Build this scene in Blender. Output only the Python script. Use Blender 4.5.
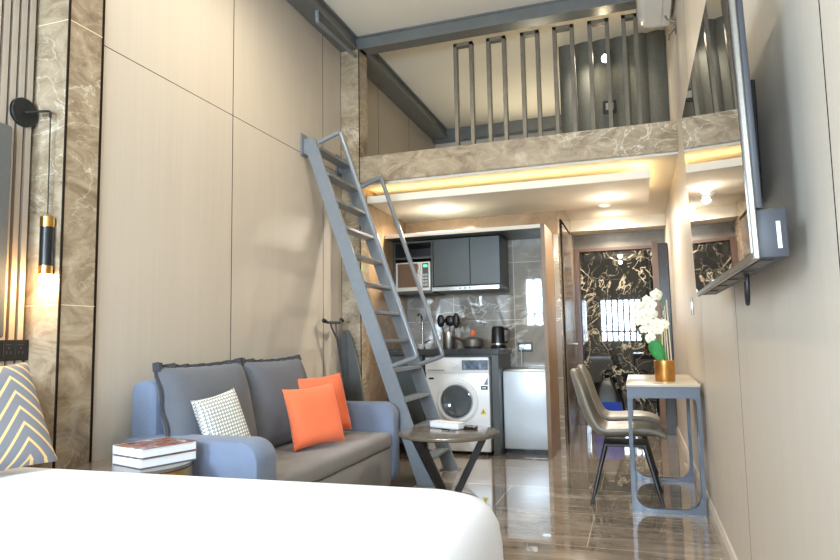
import bpy, bmesh, math, random
from mathutils import Vector, Matrix
random.seed(7)
PI = math.pi
sc = bpy.context.scene
for o in list(bpy.data.objects): bpy.data.objects.remove(o)

# ---------------------------------------------------------------- camera
YAW, PITCH, ROLL, FPX, EYE = math.radians(-18.667), math.radians(5.344), math.radians(-.986), 636.7, 1.1
fw = Vector((math.sin(YAW)*math.cos(PITCH), math.cos(YAW)*math.cos(PITCH), math.sin(PITCH)))
rt = Vector((math.cos(YAW), -math.sin(YAW), 0)); up = rt.cross(fw)
r2 = math.cos(ROLL)*rt + math.sin(ROLL)*up; u2 = -math.sin(ROLL)*rt + math.cos(ROLL)*up
cd = bpy.data.cameras.new('camera'); cam = bpy.data.objects.new('camera', cd); sc.collection.objects.link(cam)
cd.sensor_width = 36; cd.lens = FPX/840*36; cd.clip_start = .02
cam.matrix_world = Matrix(((r2.x,u2.x,-fw.x,0),(r2.y,u2.y,-fw.y,0),(r2.z,u2.z,-fw.z,EYE),(0,0,0,1)))
sc.camera = cam

# ---------------------------------------------------------------- world, lights, exposure
w = bpy.data.worlds.new('daylight'); sc.world = w; w.use_nodes = True
w.node_tree.nodes['Background'].inputs[0].default_value = (.80,.90,1,1)
w.node_tree.nodes['Background'].inputs[1].default_value = 1.0
vs = sc.view_settings; vs.view_transform = 'Standard'; vs.look = 'None'; vs.gamma = 1; vs.use_curve_mapping = False
vs.exposure = 1.06
try:
    sc.cycles.use_denoising = True; sc.cycles.max_bounces = 10; sc.cycles.diffuse_bounces = 5; sc.cycles.glossy_bounces = 5
    sc.cycles.sample_clamp_indirect = 6; sc.cycles.caustics_reflective = False; sc.cycles.caustics_refractive = False
except Exception: pass
def area(name, loc, tgt, sx, sy, W, col, spread=180):
    l = bpy.data.lights.new(name, 'AREA'); l.shape = 'RECTANGLE'; l.size = sx; l.size_y = sy; l.energy = W; l.color = col
    l.spread = math.radians(spread)
    o = bpy.data.objects.new(name, l); sc.collection.objects.link(o); o.location = loc
    o.rotation_euler = (Vector(tgt)-Vector(loc)).to_track_quat('-Z','Y').to_euler(); return o
def spot(name, loc, W, col, ang=110, blend=.6, r=.04, tgt=None):
    l = bpy.data.lights.new(name, 'SPOT'); l.energy = W; l.color = col; l.spot_size = math.radians(ang); l.spot_blend = blend; l.shadow_soft_size = r
    o = bpy.data.objects.new(name, l); sc.collection.objects.link(o); o.location = loc
    if tgt: o.rotation_euler = (Vector(tgt)-Vector(loc)).to_track_quat('-Z','Y').to_euler()
    return o
def point(name, loc, W, col, r=.05):
    l = bpy.data.lights.new(name, 'POINT'); l.energy = W; l.color = col; l.shadow_soft_size = r
    o = bpy.data.objects.new(name, l); sc.collection.objects.link(o); o.location = loc; return o
COOL = (.67,.84,1); WARM = (1,.91,.77); WARM2 = (1,.89,.70)
area('window_daylight', (-.40,-1.86,1.55), (-.40,5,1.35), 1.10, 1.20, 150, COOL)
area('window_daylight_left', (-1.97,-1.86,1.93), (-1.97,5,1.55), .92, 1.12, 165, COOL)
for x, y, W in ((-1.6,.9,12),(-1.6,3.3,54),(-.55,.9,4),(-.55,3.3,15)): spot('ceiling_lamp_light', (x,y,3.93), W, WARM2, 168, .8, .10)
for x, y, z, W in ((-1.803,6.032,2.375,50),(-.198,6.131,2.375,50),(-.215,7.80,2.52,36)):
    spot('downlight_light', (x,y,z), W, WARM, 172, .6, .04); point('downlight_glow', (x,y,z-.10), W*.035, WARM, .03)
spot('loft_lamp_light', (-.17,5.93,3.70), 22, WARM, 160, .8, .03, (-.22,6.05,2.9))
spot('loft_ceiling_fill', (-1.0,7.7,2.95), 16, (1,.90,.66), 130, .8, .1, (-1.0,7.3,4.0))  # added unseen upward fill that brightens the rear loft ceiling
point('pendant_light', (-2.62,2.255,1.37), 2.2, (1,.62,.28), .02)

# ---------------------------------------------------------------- helpers
def lin(c):
    return tuple((v/255/12.92 if v/255 <= .04045 else ((v/255+.055)/1.055)**2.4) for v in c) + (1,)
class N:
    def __init__(s, name):
        s.m = bpy.data.materials.new(name); s.m.use_nodes = True; s.t = s.m.node_tree; s.b = s.t.nodes['Principled BSDF']
    def n(s, typ, **k):
        x = s.t.nodes.new(typ)
        for a, v in k.items():
            if a.startswith('i_'):
                x.inputs[int(a[2:]) if a[2:].isdigit() else a[2:].replace('_',' ')].default_value = v
            else: setattr(x, a, v)
        return x
    def l(s, a, b): s.t.links.new(a, b)
    def coord(s, scale=(1,1,1), rot=(0,0,0)):
        c = s.n('ShaderNodeTexCoord'); mp = s.n('ShaderNodeMapping'); mp.inputs['Scale'].default_value = scale; mp.inputs['Rotation'].default_value = rot
        s.l(c.outputs['Object'], mp.inputs[0]); return mp.outputs[0]
    def noise(s, vec, scale, detail=4, dist=0, rough=.55):
        x = s.n('ShaderNodeTexNoise'); x.inputs['Scale'].default_value = scale; x.inputs['Detail'].default_value = detail
        x.inputs['Distortion'].default_value = dist; x.inputs['Roughness'].default_value = rough; s.l(vec, x.inputs['Vector']); return x.outputs[0]
    def ramp(s, f, stops):
        x = s.n('ShaderNodeValToRGB'); e = x.color_ramp.elements
        while len(e) < len(stops): e.new(.5)
        for q, (p, c) in zip(e, stops): q.position = p; q.color = c
        s.l(f, x.inputs[0]); return x.outputs[0]
    def mth(s, op, a, b=None):
        x = s.n('ShaderNodeMath', operation=op)
        for i, v in enumerate((a, b)):
            if v is None: continue
            if isinstance(v, (int,float)): x.inputs[i].default_value = v
            else: s.l(v, x.inputs[i])
        return x.outputs[0]
    def mix(s, f, a, b, mode='MIX'):
        x = s.n('ShaderNodeMix', data_type='RGBA', blend_type=mode)
        for sock, v in ((x.inputs[0],f),(x.inputs[6],a),(x.inputs[7],b)):
            if isinstance(v, (int,float,tuple)): sock.default_value = v
            else: s.l(v, sock)
        return x.outputs[2]
    def vein(s, vec, scale, width, dist=.6, detail=5):
        f = s.noise(vec, scale, detail, dist); a = s.mth('ABSOLUTE', s.mth('SUBTRACT', f, .5))
        return s.ramp(a, [(0,(1,1,1,1)),(width,(0,0,0,1))])
    def bump(s, h, strength=.2, dist=.002):
        x = s.n('ShaderNodeBump'); x.inputs['Strength'].default_value = strength; x.inputs['Distance'].default_value = dist
        s.l(h, x.inputs['Height']); s.l(x.outputs[0], s.b.inputs['Normal'])
    def set(s, color=None, rough=.5, metal=0, coat=0, spec=None):
        if color is not None:
            if isinstance(color, tuple): s.b.inputs['Base Color'].default_value = color
            else: s.l(color, s.b.inputs['Base Color'])
        s.b.inputs['Roughness'].default_value = rough; s.b.inputs['Metallic'].default_value = metal
        s.b.inputs['Coat Weight'].default_value = coat; s.b.inputs['Coat Roughness'].default_value = .015
        if spec is not None: s.b.inputs['Specular IOR Level'].default_value = spec
        return s.m
def plain(name, c, rough=.5, metal=0, coat=0, var=.06, scale=30):
    k = N(name); v = k.coord(); f = k.noise(v, scale, 3)
    a = lin(c); lo = tuple(x*(1-var) for x in a[:3])+(1,); hi = tuple(min(1,x*(1+var)) for x in a[:3])+(1,)
    return k.set(k.ramp(f, [(.3,lo),(.7,hi)]), rough, metal, coat)
def fabric(name, c, rough=.9, scale=260, var=.14):
    k = N(name); v = k.coord(); f = k.noise(v, scale, 2); g = k.noise(v, 6, 3)
    a = lin(c); lo = tuple(x*(1-var) for x in a[:3])+(1,); hi = tuple(min(1,x*(1+var)) for x in a[:3])+(1,)
    col = k.ramp(k.mth('ADD', k.mth('MULTIPLY', f, .7), k.mth('MULTIPLY', g, .3)), [(.35,lo),(.65,hi)])
    k.bump(f, .25, .001); m = k.set(col, rough, spec=.25); k.b.inputs['Sheen Weight'].default_value = .15; return m
def glow(name, c, strength):
    k = N(name); k.set(lin(c), .5); k.b.inputs['Emission Color'].default_value = lin(c); k.b.inputs['Emission Strength'].default_value = strength; return k.m
def marble(name, cols, veincol, rough, scale=1.6, vscale=1.1, vw=.012, vstr=.7, stretch=(1,1,1), tile=None, rot=(0,0,0)):
    k = N(name); v = k.coord(stretch, rot)
    f = k.noise(v, scale, 11, 1.1, .68)
    col = k.ramp(f, [(.28,lin(cols[0])),(.45,lin(cols[1])),(.58,lin(cols[2])),(.75,lin(cols[3]))])
    v1 = k.vein(v, vscale, vw, 1.0, 6); v2 = k.vein(v, vscale*2.3, vw*.7, .8, 5)
    mask = k.ramp(k.noise(v, .9 if vstr < 1 else 1.7, 2), [(.42 if vstr < 1 else .41,(0,0,0,1)),(.6 if vstr < 1 else .53,(1,1,1,1))])
    vv = k.mth('MULTIPLY', k.mth('MAXIMUM', v1, k.mth('MULTIPLY', v2, .6)), k.mth('MULTIPLY', mask, vstr))
    col = k.mix(vv, col, lin(veincol))
    if tile:     # (axis-mapped brick: coordinate pair, brick width, row height, offset, colour)
        ax, bw, rh, off, gc, mort, shift = tile
        c = k.n('ShaderNodeTexCoord'); sp = k.n('ShaderNodeSeparateXYZ'); k.l(c.outputs['Object'], sp.inputs[0]); cb = k.n('ShaderNodeCombineXYZ')
        k.l(k.mth('ADD', sp.outputs[ax[0]], shift[0]), cb.inputs[0]); k.l(k.mth('ADD', sp.outputs[ax[1]], shift[1]), cb.inputs[1])
        b = k.n('ShaderNodeTexBrick'); b.offset = off; b.squash = 1
        b.inputs['Scale'].default_value = 1; b.inputs['Brick Width'].default_value = bw; b.inputs['Row Height'].default_value = rh
        b.inputs['Mortar Size'].default_value = mort; b.inputs['Mortar Smooth'].default_value = 0; b.inputs['Bias'].default_value = 0
        b.inputs['Color1'].default_value = (.86,.86,.86,1); b.inputs['Color2'].default_value = (1.1,1.1,1.1,1)
        k.l(cb.outputs[0], b.inputs['Vector'])
        col = k.mix(1.0, col, b.outputs['Color'], 'MULTIPLY'); col = k.mix(b.outputs['Fac'], col, lin(gc))
    return k.set(col, rough, 0, 1.0 if rough < .11 else .25, .6)
def wallpanel(name, c):
    k = N(name); v = k.coord((60,60,1.2)); f = k.noise(v, 1.0, 4, .2); v2 = k.coord((6,6,.4)); g = k.noise(v2, 1, 2)
    a = lin(c); lo = tuple(x*.965 for x in a[:3])+(1,); hi = tuple(x*1.025 for x in a[:3])+(1,)
    col = k.ramp(k.mth('ADD', k.mth('MULTIPLY', f, .6), k.mth('MULTIPLY', g, .4)), [(.35,lo),(.65,hi)])
    return k.set(col, .42, spec=.35)
M = dict(
    wall=wallpanel('beige_wall_panel', (202,191,176)), gap=plain('dark_joint', (44,37,31), .9),
    ceil=plain('cream_ceiling_paint', (236,229,214), .8, var=.015, scale=2), tvback=plain('dark_grey_tv_back', (62,62,67), .5), white=plain('white_lacquer', (238,236,230), .3, var=.02),
    steel=plain('grey_painted_steel', (124,131,138), .32, .12, .2, .04, 20), beam=plain('dark_steel_beam', (116,118,116), .35, .3, .1, .08, 12),
    post=plain('bronze_grey_metal', (112,104,92), .38, .3, 0, .1, 12),
    black=plain('matte_black_metal', (30,30,31), .4, .3, .1, .1), blackpl=plain('black_plastic', (22,22,24), .35),
    gold=plain('brushed_gold', (214,166,92), .28, 1, 0, .05, 60), brass=plain('copper_gold', (205,150,84), .3, .95, 0, .12, 25),
    chrome=plain('chrome', (205,205,205), .12, 1), grip=plain('dark_grey_tube', (74,74,76), .4, .3), inox=plain('brushed_steel', (176,174,168), .3, .95, 0, .06, 80),
    marble=marble('beige_grey_marble', ((118,101,80),(152,134,110),(175,158,133),(200,184,160)), (236,228,210), .12, 5.5, 3.2, .012, .75, rot=(.5,.6,.9), stretch=(.8,.8,1.3)),
    splash=marble('grey_backsplash_marble', ((140,134,124),(160,153,142),(174,167,156),(192,186,175)), (240,235,224), .035, 1.7, .9, .011, .9,
        tile=((0,2),.66,.60,0,(214,208,196),.004,(1.858,-.69)), rot=(.3,.6,.4)),
    header=marble('brown_marble', ((142,112,84),(164,134,102),(178,148,114),(198,170,136)), (214,190,156), .15, 1.9, 1.2, .01, .6),
    floor=marble('brown_wood_vein_marble_floor', ((104,94,85),(140,128,116),(166,154,141),(202,192,179)), (210,198,180), .045, 2.6, 1.7, .012, .8, (.5,2.6,1),
        tile=((0,1),1.28,.645,.5,(212,200,176),.003,(.94,.315))),
    doorm=marble('black_gold_marble', ((12,13,13),(20,21,21),(30,31,31),(46,46,45)), (216,202,174), .02, 1.6, 2.3, .012, 1.0, rot=(.4,.9,.3)),
    wood=plain('tan_wood_veneer', (128,102,74), .42, var=.1, scale=5), brownwood=plain('brown_wood_veneer', (112,84,60), .35, var=.14, scale=5),
    darkwood=plain('dark_grey_brown_veneer', (112,100,90), .2, var=.1, scale=5),
    cabinet=plain('charcoal_cabinet_board', (74,78,77), .38, .1, 0, .06, 6), counter=plain('black_stone_counter', (50,50,52), .2, var=.3, scale=40),
    applw=plain('white_appliance_enamel', (236,238,240), .25, var=.01), fridge=plain('pale_grey_fridge_door', (208,216,224), .3, .1, 0, .02),
    glassd=plain('dark_door_glass', (88,94,99), .05, .0, .5), display=plain('blue_grey_display', (120,138,160), .06, .3, .5, .35, 30),
    sofa=fabric('blue_grey_sofa_fabric', (120,132,155)), cushion=fabric('charcoal_cushion_fabric', (104,107,115)), seat=fabric('warm_grey_seat_fabric', (134,132,132)),
    frill=fabric('dark_frill_fabric', (66,67,72)), orange=fabric('orange_linen', (255,122,80), .9), linen=fabric('white_bed_linen', (238,242,250), .85, 200, .02),
    leather=plain('taupe_leather', (124,118,107), .34, 0, .1, .05, 40), padgrey=fabric('slate_padding', (96,98,98), .85),
    slat=plain('taupe_slat_laminate', (182,168,152), .5, var=.05, scale=8), deskblue=plain('blue_grey_desk_metal', (90,97,109), .35, .1, .1, .05),
    desktop=plain('sand_desk_top', (194,180,158), .22, var=.03), tabletop=plain('dark_taupe_table_top', (110,101,90), .2, .1, .2, .05),
    green=plain('leaf_green', (52,140,70), .4, var=.2), petal=plain('ivory_petal', (250,248,226), .6, var=.03), stick=plain('cream_reed', (226,206,170), .6),
    paper=plain('white_page_block', (236,238,242), .7, var=.03, scale=120), yellow=plain('yellow_sponge', (232,205,40), .8), blue=fabric('blue_cloth', (36,66,160)),
    redwood=plain('reddish_door_frame', (88,66,54), .3, var=.1), curtain=fabric('grey_curtain_cloth', (98,98,90), .8, 60, .12),
    led=glow('warm_led_strip', (255,224,160), 8), lampface=glow('downlight_lens', (255,232,190), 40), bulb=glow('pendant_bulb', (255,214,150), 45), greenled=glow('green_digits', (70,255,110), 3),
)
def chevron():
    k = N('grey_chevron_gold'); c = k.n('ShaderNodeTexCoord'); sp = k.n('ShaderNodeSeparateXYZ'); k.l(c.outputs['Object'], sp.inputs[0])
    t = k.mth('ADD', sp.outputs[1], k.mth('MULTIPLY', k.mth('ABSOLUTE', k.mth('ADD', sp.outputs[0], -.12)), 1.15))
    f = k.mth('FRACT', k.mth('MULTIPLY', k.mth('ADD', t, 2), 15.5))
    m = k.mth('LESS_THAN', f, .24)
    return k.set(k.mix(m, lin((126,128,138)), lin((232,202,140))), .7)
def hound():
    k = N('houndstooth_black_white'); v = k.coord((1,1,.0001), (0,0,PI/4)); ch = k.n('ShaderNodeTexChecker'); ch.inputs['Scale'].default_value = 76
    ch.inputs['Color1'].default_value = lin((236,234,226)); ch.inputs['Color2'].default_value = lin((70,70,72)); k.l(v, ch.inputs['Vector'])
    w = k.n('ShaderNodeTexWave', wave_type='BANDS', bands_direction='X'); w.inputs['Scale'].default_value = 24; k.l(v, w.inputs['Vector'])
    return k.set(k.mix(k.mth('MULTIPLY', w.outputs['Fac'], .55), ch.outputs['Color'], lin((240,238,232))), .85)
M['chevron'] = chevron(); M['hound'] = hound()
def cover():
    k = N('printed_book_cover'); v = k.coord(); f = k.noise(v, 9, 5, 1.2)
    return k.set(k.ramp(f, [(.38,lin((70,52,46))),(.47,lin((176,104,66))),(.55,lin((120,110,108))),(.66,lin((226,214,204)))]), .25)
M['cover'] = cover()

M['gap'].node_tree.nodes['Principled BSDF'].inputs['Specular IOR Level'].default_value = 0
def bm_(): return bmesh.new()
def box(bm, x0, x1, y0, y1, z0, z1, bev=0, seg=2, mi=0):
    r = bmesh.ops.create_cube(bm, size=1); vs_ = r['verts']
    for v in vs_: v.co = Vector(((x0+x1)/2+v.co.x*(x1-x0), (y0+y1)/2+v.co.y*(y1-y0), (z0+z1)/2+v.co.z*(z1-z0)))
    fs = {f for v in vs_ for f in v.link_faces}
    for f in fs: f.material_index = mi
    if bev:
        es = list({e for v in vs_ for e in v.link_edges})
        r = bmesh.ops.bevel(bm, geom=es, offset=bev, segments=seg, profile=.5, affect='EDGES')
        for f in r['faces']: f.material_index = mi
    return bm
def frame_of(d):
    d = Vector(d).normalized(); a = Vector((0,0,1)) if abs(d.z) < .9 else Vector((1,0,0))
    u = d.cross(a).normalized(); return u, d.cross(u).normalized()
def loft(bm, rings, cap=True, closed=True, mi=0):
    R = [[bm.verts.new(p) for p in r] for r in rings]; n = len(R[0])
    for a, b in zip(R, R[1:]):
        for i in range(n if closed else n-1):
            j = (i+1) % n; f = bm.faces.new((a[i],a[j],b[j],b[i])); f.material_index = mi
    if cap and closed:
        for r in (R[0][::-1], R[-1]):
            f = bm.faces.new(r); f.material_index = mi
    return R
def cyl(bm, p0, p1, r0, r1=None, n=20, mi=0):
    p0 = Vector(p0); p1 = Vector(p1); r1 = r0 if r1 is None else r1; u, v = frame_of(p1-p0)
    loft(bm, [[p+r*(math.cos(2*PI*i/n)*u+math.sin(2*PI*i/n)*v) for i in range(n)] for p, r in ((p0,r0),(p1,r1))], mi=mi); return bm
def tube(bm, pts, r, n=12, closed=False, fillet=0):
    pts = [Vector(p) for p in pts]
    if fillet:
        q = [pts[0]]
        for a, b, c in zip(pts, pts[1:], pts[2:]):
            f = min(fillet, (a-b).length*.45, (c-b).length*.45); s = b+(a-b).normalized()*f; e = b+(c-b).normalized()*f
            q += [s*(1-t)**2+b*2*t*(1-t)+e*t*t for t in (0,.25,.5,.75,1)]
        pts = q+[pts[-1]]
    rings = []; u = None
    for i, p in enumerate(pts):
        d = (pts[min(i+1,len(pts)-1)]-pts[max(i-1,0)]).normalized()
        if u is None: u, v = frame_of(d)
        else: u = (u-d*u.dot(d)).normalized()
        v = d.cross(u); rr = r[i] if isinstance(r, (list,tuple)) else r
        rings.append([p+rr*(math.cos(2*PI*k/n)*u+math.sin(2*PI*k/n)*v) for k in range(n)])
    loft(bm, rings); return bm
def lathe(bm, prof, c=(0,0,0), n=32, mi=0):
    c = Vector(c)
    if prof[0][0] > 1e-3 and prof[-1][0] > 1e-3: prof = list(prof)+[prof[0]]; cap = False
    else: cap = True
    loft(bm, [[c+Vector((max(r,1e-4)*math.cos(2*PI*i/n), max(r,1e-4)*math.sin(2*PI*i/n), z)) for i in range(n)] for r, z in prof], cap=cap, mi=mi)
    if not cap: bmesh.ops.remove_doubles(bm, verts=bm.verts, dist=1e-6)
    return bm
def rrect(x0, x1, y0, y1, r, n=6, rt=None):
    out = []; q = r if rt is None else rt
    for cx, cy, a0, r in ((x1-q,y1-q,0,q),(x0+q,y1-q,PI/2,q),(x0+r,y0+r,PI,r),(x1-r,y0+r,1.5*PI,r)):
        out += [(cx+r*math.cos(a0+i*PI/2/n), cy+r*math.sin(a0+i*PI/2/n)) for i in range(n+1)]
    return out
AX = {'x': lambda a,b,t: Vector((t,a,b)), 'y': lambda a,b,t: Vector((a,t,b)), 'z': lambda a,b,t: Vector((a,b,t))}
def prism(bm, poly, ax, lo, hi, bev=0, mi=0):
    f = AX[ax]
    if bev:   # soft ends: inset first and last ring
        cx = sum(p[0] for p in poly)/len(poly); cy = sum(p[1] for p in poly)/len(poly)
        wx = max(p[0] for p in poly)-cx; wy = max(p[1] for p in poly)-cy
        rings = []
        for t, k in ((lo,1),(lo+bev*.3,.3),(lo+bev,0),(hi-bev,0),(hi-bev*.3,.3),(hi,1)):
            sx = 1-k*bev*.7/max(wx,.01); sy = 1-k*bev*.7/max(wy,.01)
            rings.append([f(cx+(p[0]-cx)*sx, cy+(p[1]-cy)*sy, t) for p in poly])
        loft(bm, rings, mi=mi)
    else: loft(bm, [[f(p[0],p[1],t) for p in poly] for t in (lo,hi)], mi=mi)
    return bm
def ring_prism(bm, outer, inner, ax, lo, hi):
    f = AX[ax]; n = len(outer)
    V = [[bm.verts.new(f(p[0],p[1],t)) for p in L] for L, t in ((outer,lo),(inner,lo),(outer,hi),(inner,hi))]
    for i in range(n):
        j = (i+1) % n
        for a, b in ((0,1),(1,3),(3,2),(2,0)): bm.faces.new((V[a][i],V[a][j],V[b][j],V[b][i]))
    return bm
def ball(bm, c, r, sz=(1,1,1), n=16):
    q = bmesh.ops.create_uvsphere(bm, u_segments=n, v_segments=n//2+2, radius=1)
    for v in q['verts']: v.co = Vector(c)+Vector((v.co.x*r*sz[0], v.co.y*r*sz[1], v.co.z*r*sz[2]))
    return bm
def pillow_bm(w, h, t, n=26, pinch=.10, sag=0):
    bm = bm_(); G = {}
    for s in (1,-1):
        for i in range(n+1):
            for j in range(n+1):
                u = -1+2*i/n; v = -1+2*j/n; edge = i in (0,n) or j in (0,n)
                if s < 0 and edge: G[s,i,j] = G[1,i,j]; continue
                px = u*(1-pinch*(1-v*v)*abs(u)**3*.8); py = v*(1-pinch*(1-u*u)*abs(v)**3*.8)
                th = (max(0,(1-u**4))*max(0,(1-v**4)))**.55
                wr = .05*math.sin(9*u+3*v)*th*(1-th)
                G[s,i,j] = bm.verts.new((px*w/2, py*h/2-sag*th*(1-u*u)*.0, s*(th*.5+wr)*t))
        for i in range(n):
            for j in range(n):
                q = [G[s,i,j],G[s,i+1,j],G[s,i+1,j+1],G[s,i,j+1]]
                bm.faces.new(q if s > 0 else q[::-1])
    return bm
def obj(name, bm, mat, parent=None, smooth=True, ang=35):
    bmesh.ops.recalc_face_normals(bm, faces=bm.faces)
    me = bpy.data.meshes.new(name); bm.to_mesh(me); bm.free()
    for m in (mat if isinstance(mat, (list,tuple)) else [mat]): me.materials.append(M[m] if isinstance(m, str) else m)
    if smooth:
        me.shade_smooth()
        try: me.set_sharp_from_angle(angle=math.radians(ang))
        except Exception: pass
    o = bpy.data.objects.new(name, me); sc.collection.objects.link(o)
    if parent: o.parent = parent
    return o
def tag(o, label, cat, group=None):
    o['label'] = label; o['category'] = cat
    if group: o['group'] = group
    return o
def thing(name, label, cat, loc=(0,0,0), rz=0, group=None):
    o = bpy.data.objects.new(name, None); sc.collection.objects.link(o); o.location = loc; o.rotation_euler = (0,0,rz); o.empty_display_size = .1
    return tag(o, label, cat, group)
def struct(name, bm, mat, smooth=False):
    o = obj(name, bm, mat, None, smooth); o['kind'] = 'structure'; return o
def place(o, loc, u, v):
    u = Vector(u).normalized(); v = Vector(v); v = (v-u*v.dot(u)).normalized(); n = u.cross(v)
    o.matrix_world = Matrix(((u.x,v.x,n.x,loc[0]),(u.y,v.y,n.y,loc[1]),(u.z,v.z,n.z,loc[2]),(0,0,0,1))); return o
def copy_tree(o, loc, label, group=None):
    c = o.copy(); sc.collection.objects.link(c); c.location = loc; c['label'] = label
    for ch in list(o.children):
        d = ch.copy(); sc.collection.objects.link(d); d.parent = c
        for g in list(ch.children):
            e = g.copy(); sc.collection.objects.link(e); e.parent = d
    return c

# ---------------------------------------------------------------- the setting
XL, XR, XS, ZC, YB, YE = -2.58, .38, -2.77, 4.0, -1.7, 8.4
LF, LB = 5.36, 8.40          # loft front, loft rear
struct('floor', box(bm_(), -3.0, .60, YB-.15, 8.7, -.12, 0), 'floor')
struct('ceiling', box(bm_(), -3.0, .60, YB-.15, 8.7, ZC, ZC+.12), 'ceil')
def panels(bm, plane, sgn, ys, zs, g=.0042, th=.018):
    for a, b in zip(ys, ys[1:]):
        for c, d in zip(zs, zs[1:]):
            box(bm, *sorted((plane, plane-sgn*th)), a+g, b-g, c+g*.6, d-g*.6, 0, 1, 0)
b = bm_(); box(b, -2.80, XL-.0002, 2.49, 8.55, 0, ZC, mi=1)
panels(b, XL, 1, [2.507,3.65,4.99,LF], [0,2.667,ZC]); panels(b, XL, 1, [LF,6.3,7.3,LB], [2.6,ZC])
struct('wall_left', b, ['wall','gap'])
b = bm_(); box(b, XR+.0002, .55, YB-.1, 8.55, 0, ZC, mi=1)
panels(b, XR, -1, [YB,0,1.43,2.83,4.25,5.66,7.05,8.45], [0,ZC])
struct('wall_right', b, ['wall','gap'])
b = bm_(); prism(b, [(XR,0),(XR-.016,0),(XR-.016,.07),(XR-.010,.085),(XR-.010,.095),(XR,.10)], 'y', YB, 7.69); struct('baseboard_right', b, 'wall')
# slatted head wall behind the bed
b = bm_(); box(b, -2.9, XS-.002, YB-.1, 2.28, 0, ZC, mi=1)
y = 2.262
while y > YB: box(b, XS-.004, XS+.016, y-.028, y, 0, ZC, 0, 1, 0); y -= .0445
struct('wall_bed_slats', b, ['slat','gap'])
b = bm_(); box(b, -2.80, -2.56, 2.285, 2.487, 0, ZC, .003, 1); struct('trim_1', b, 'marble')
b = bm_()
for zz in (1.29, 2.69): box(b, -2.797, -2.559, 2.284, 2.488, zz, zz+.004)
struct('trim_2', b, 'stick')
b = bm_(); box(b, -2.565, -2.557, 2.281, 2.290, 0, ZC); box(b, -2.6, -2.562, 2.487, 2.503, 0, ZC); struct('trim_3', b, 'gap')
# rear wall with the window that lights the room
b = bm_(); wz0, wz1 = .95, 2.10
W = ((-2.43,-1.51,1.38,2.48),(-.94,.14,.95,2.12))
xs = [-2.9,-2.43,-1.51,-.94,.14,.45]
for i in (0,2,4): box(b, xs[i], xs[i+1], YB-.12, YB, 0, ZC)
for x0, x1, z0, z1 in W: box(b, x0, x1, YB-.12, YB, 0, z0); box(b, x0, x1, YB-.12, YB, z1, ZC)
struct('wall_rear', b, 'wall')
for i, (x0, x1, z0, z1) in enumerate(W):
    b = bm_()
    nb = (5,7)[i]
    for k in range(nb+1): x = x0+k*(x1-x0)/nb; box(b, x-.026, x+.026, YB-.08, YB-.055, z0, z1)
    for z in (z0, z0+.28, z1): box(b, x0, x1, YB-.085, YB-.05, z-.025, z+.025)
    struct('window_%d' % (i+1), b, 'blackpl')
# marble pillar beside the kitchen, loft slab, loft cladding
b = bm_(); box(b, XL, -2.39, LF, 5.56, 0, ZC-.13, .003, 1); struct('trim_4', b, 'marble')
b = bm_(); box(b, -2.393, -2.386, LF-.003, LF+.004, 0, ZC-.13); struct('trim_5', b, 'gap')
b = bm_(); box(b, -2.39, XR, LF, LF+.05, 2.568, 2.815, .003, 1); struct('wall_loft_parapet', b, 'marble')
b = bm_(); box(b, -2.39, XR, LF+.05, 8.5, 2.55, 2.78); struct('ceiling_loft_slab', b, 'ceil')
b = bm_(); box(b, -2.58, XR, LB, LB+.1, 2.78, ZC); struct('wall_loft_rear', b, 'wall')
# steel beams under the ceiling
def ibeam_y(bm, x0, x1, y0, y1, z0, z1, web):   # channel open to +x
    box(bm, x0, x1, y0, y1, z1-.016, z1, .002, 1); box(bm, x0, x1, y0, y1, z0, z0+.016, .002, 1); box(bm, x0, x1-web, y0+.001, y1-.001, z0+.003, z1-.003)
b = bm_(); ibeam_y(b, XL, -2.40, YB, LF+.02, 3.868, ZC, .03); ibeam_y(b, XL, -2.355, LF+.02, LB, 3.868, ZC, .03); struct('trim_6', b, 'beam')
b = bm_(); y0, y1 = LF, LF+.15
box(b, -2.40, XR, y0, y1, ZC-.016, ZC, .002, 1); box(b, -2.40, XR, y0, y1, 3.868, 3.892, .002, 1); box(b, -2.40, XR, y0+.02, y1-.001, 3.871, ZC-.003); struct('trim_7', b, 'beam')
b = bm_(); box(b, -2.58, XR, LB-.12, LB, 3.84, ZC); struct('trim_8', b, 'beam')
# dropped ceiling panel with cove light under the loft
b = bm_(); box(b, -2.385, .165, 5.51, 6.615, 2.40, 2.468, .003, 1); struct('ceiling_dropped_panel', b, 'ceil')
led = thing('cove_light_strip', 'warm glowing cove light strip along the dropped ceiling panel under the loft', 'light', (0,0,2.469))
obj('front_strip', box(bm_(), -2.36, .15, 5.60, 5.612, 0, .01), 'led', led); obj('side_strip', box(bm_(),   .085, .097, 5.62, 6.60, 0, .01), 'led', led)
# kitchen niche walls
b = bm_(); box(b, -2.58, -2.39, 5.56, 7.0, 0, 2.56); struct('wall_kitchen_left', b, 'header')
b = bm_(); box(b, -2.39, -.725, 6.62, 6.72, 0, 2.16); struct('wall_kitchen_back', b, 'splash')
b = bm_(); box(b, -2.39, -.725, 6.62, 6.72, 2.16, 2.56); struct('wall_kitchen_top', b, 'header')
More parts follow.
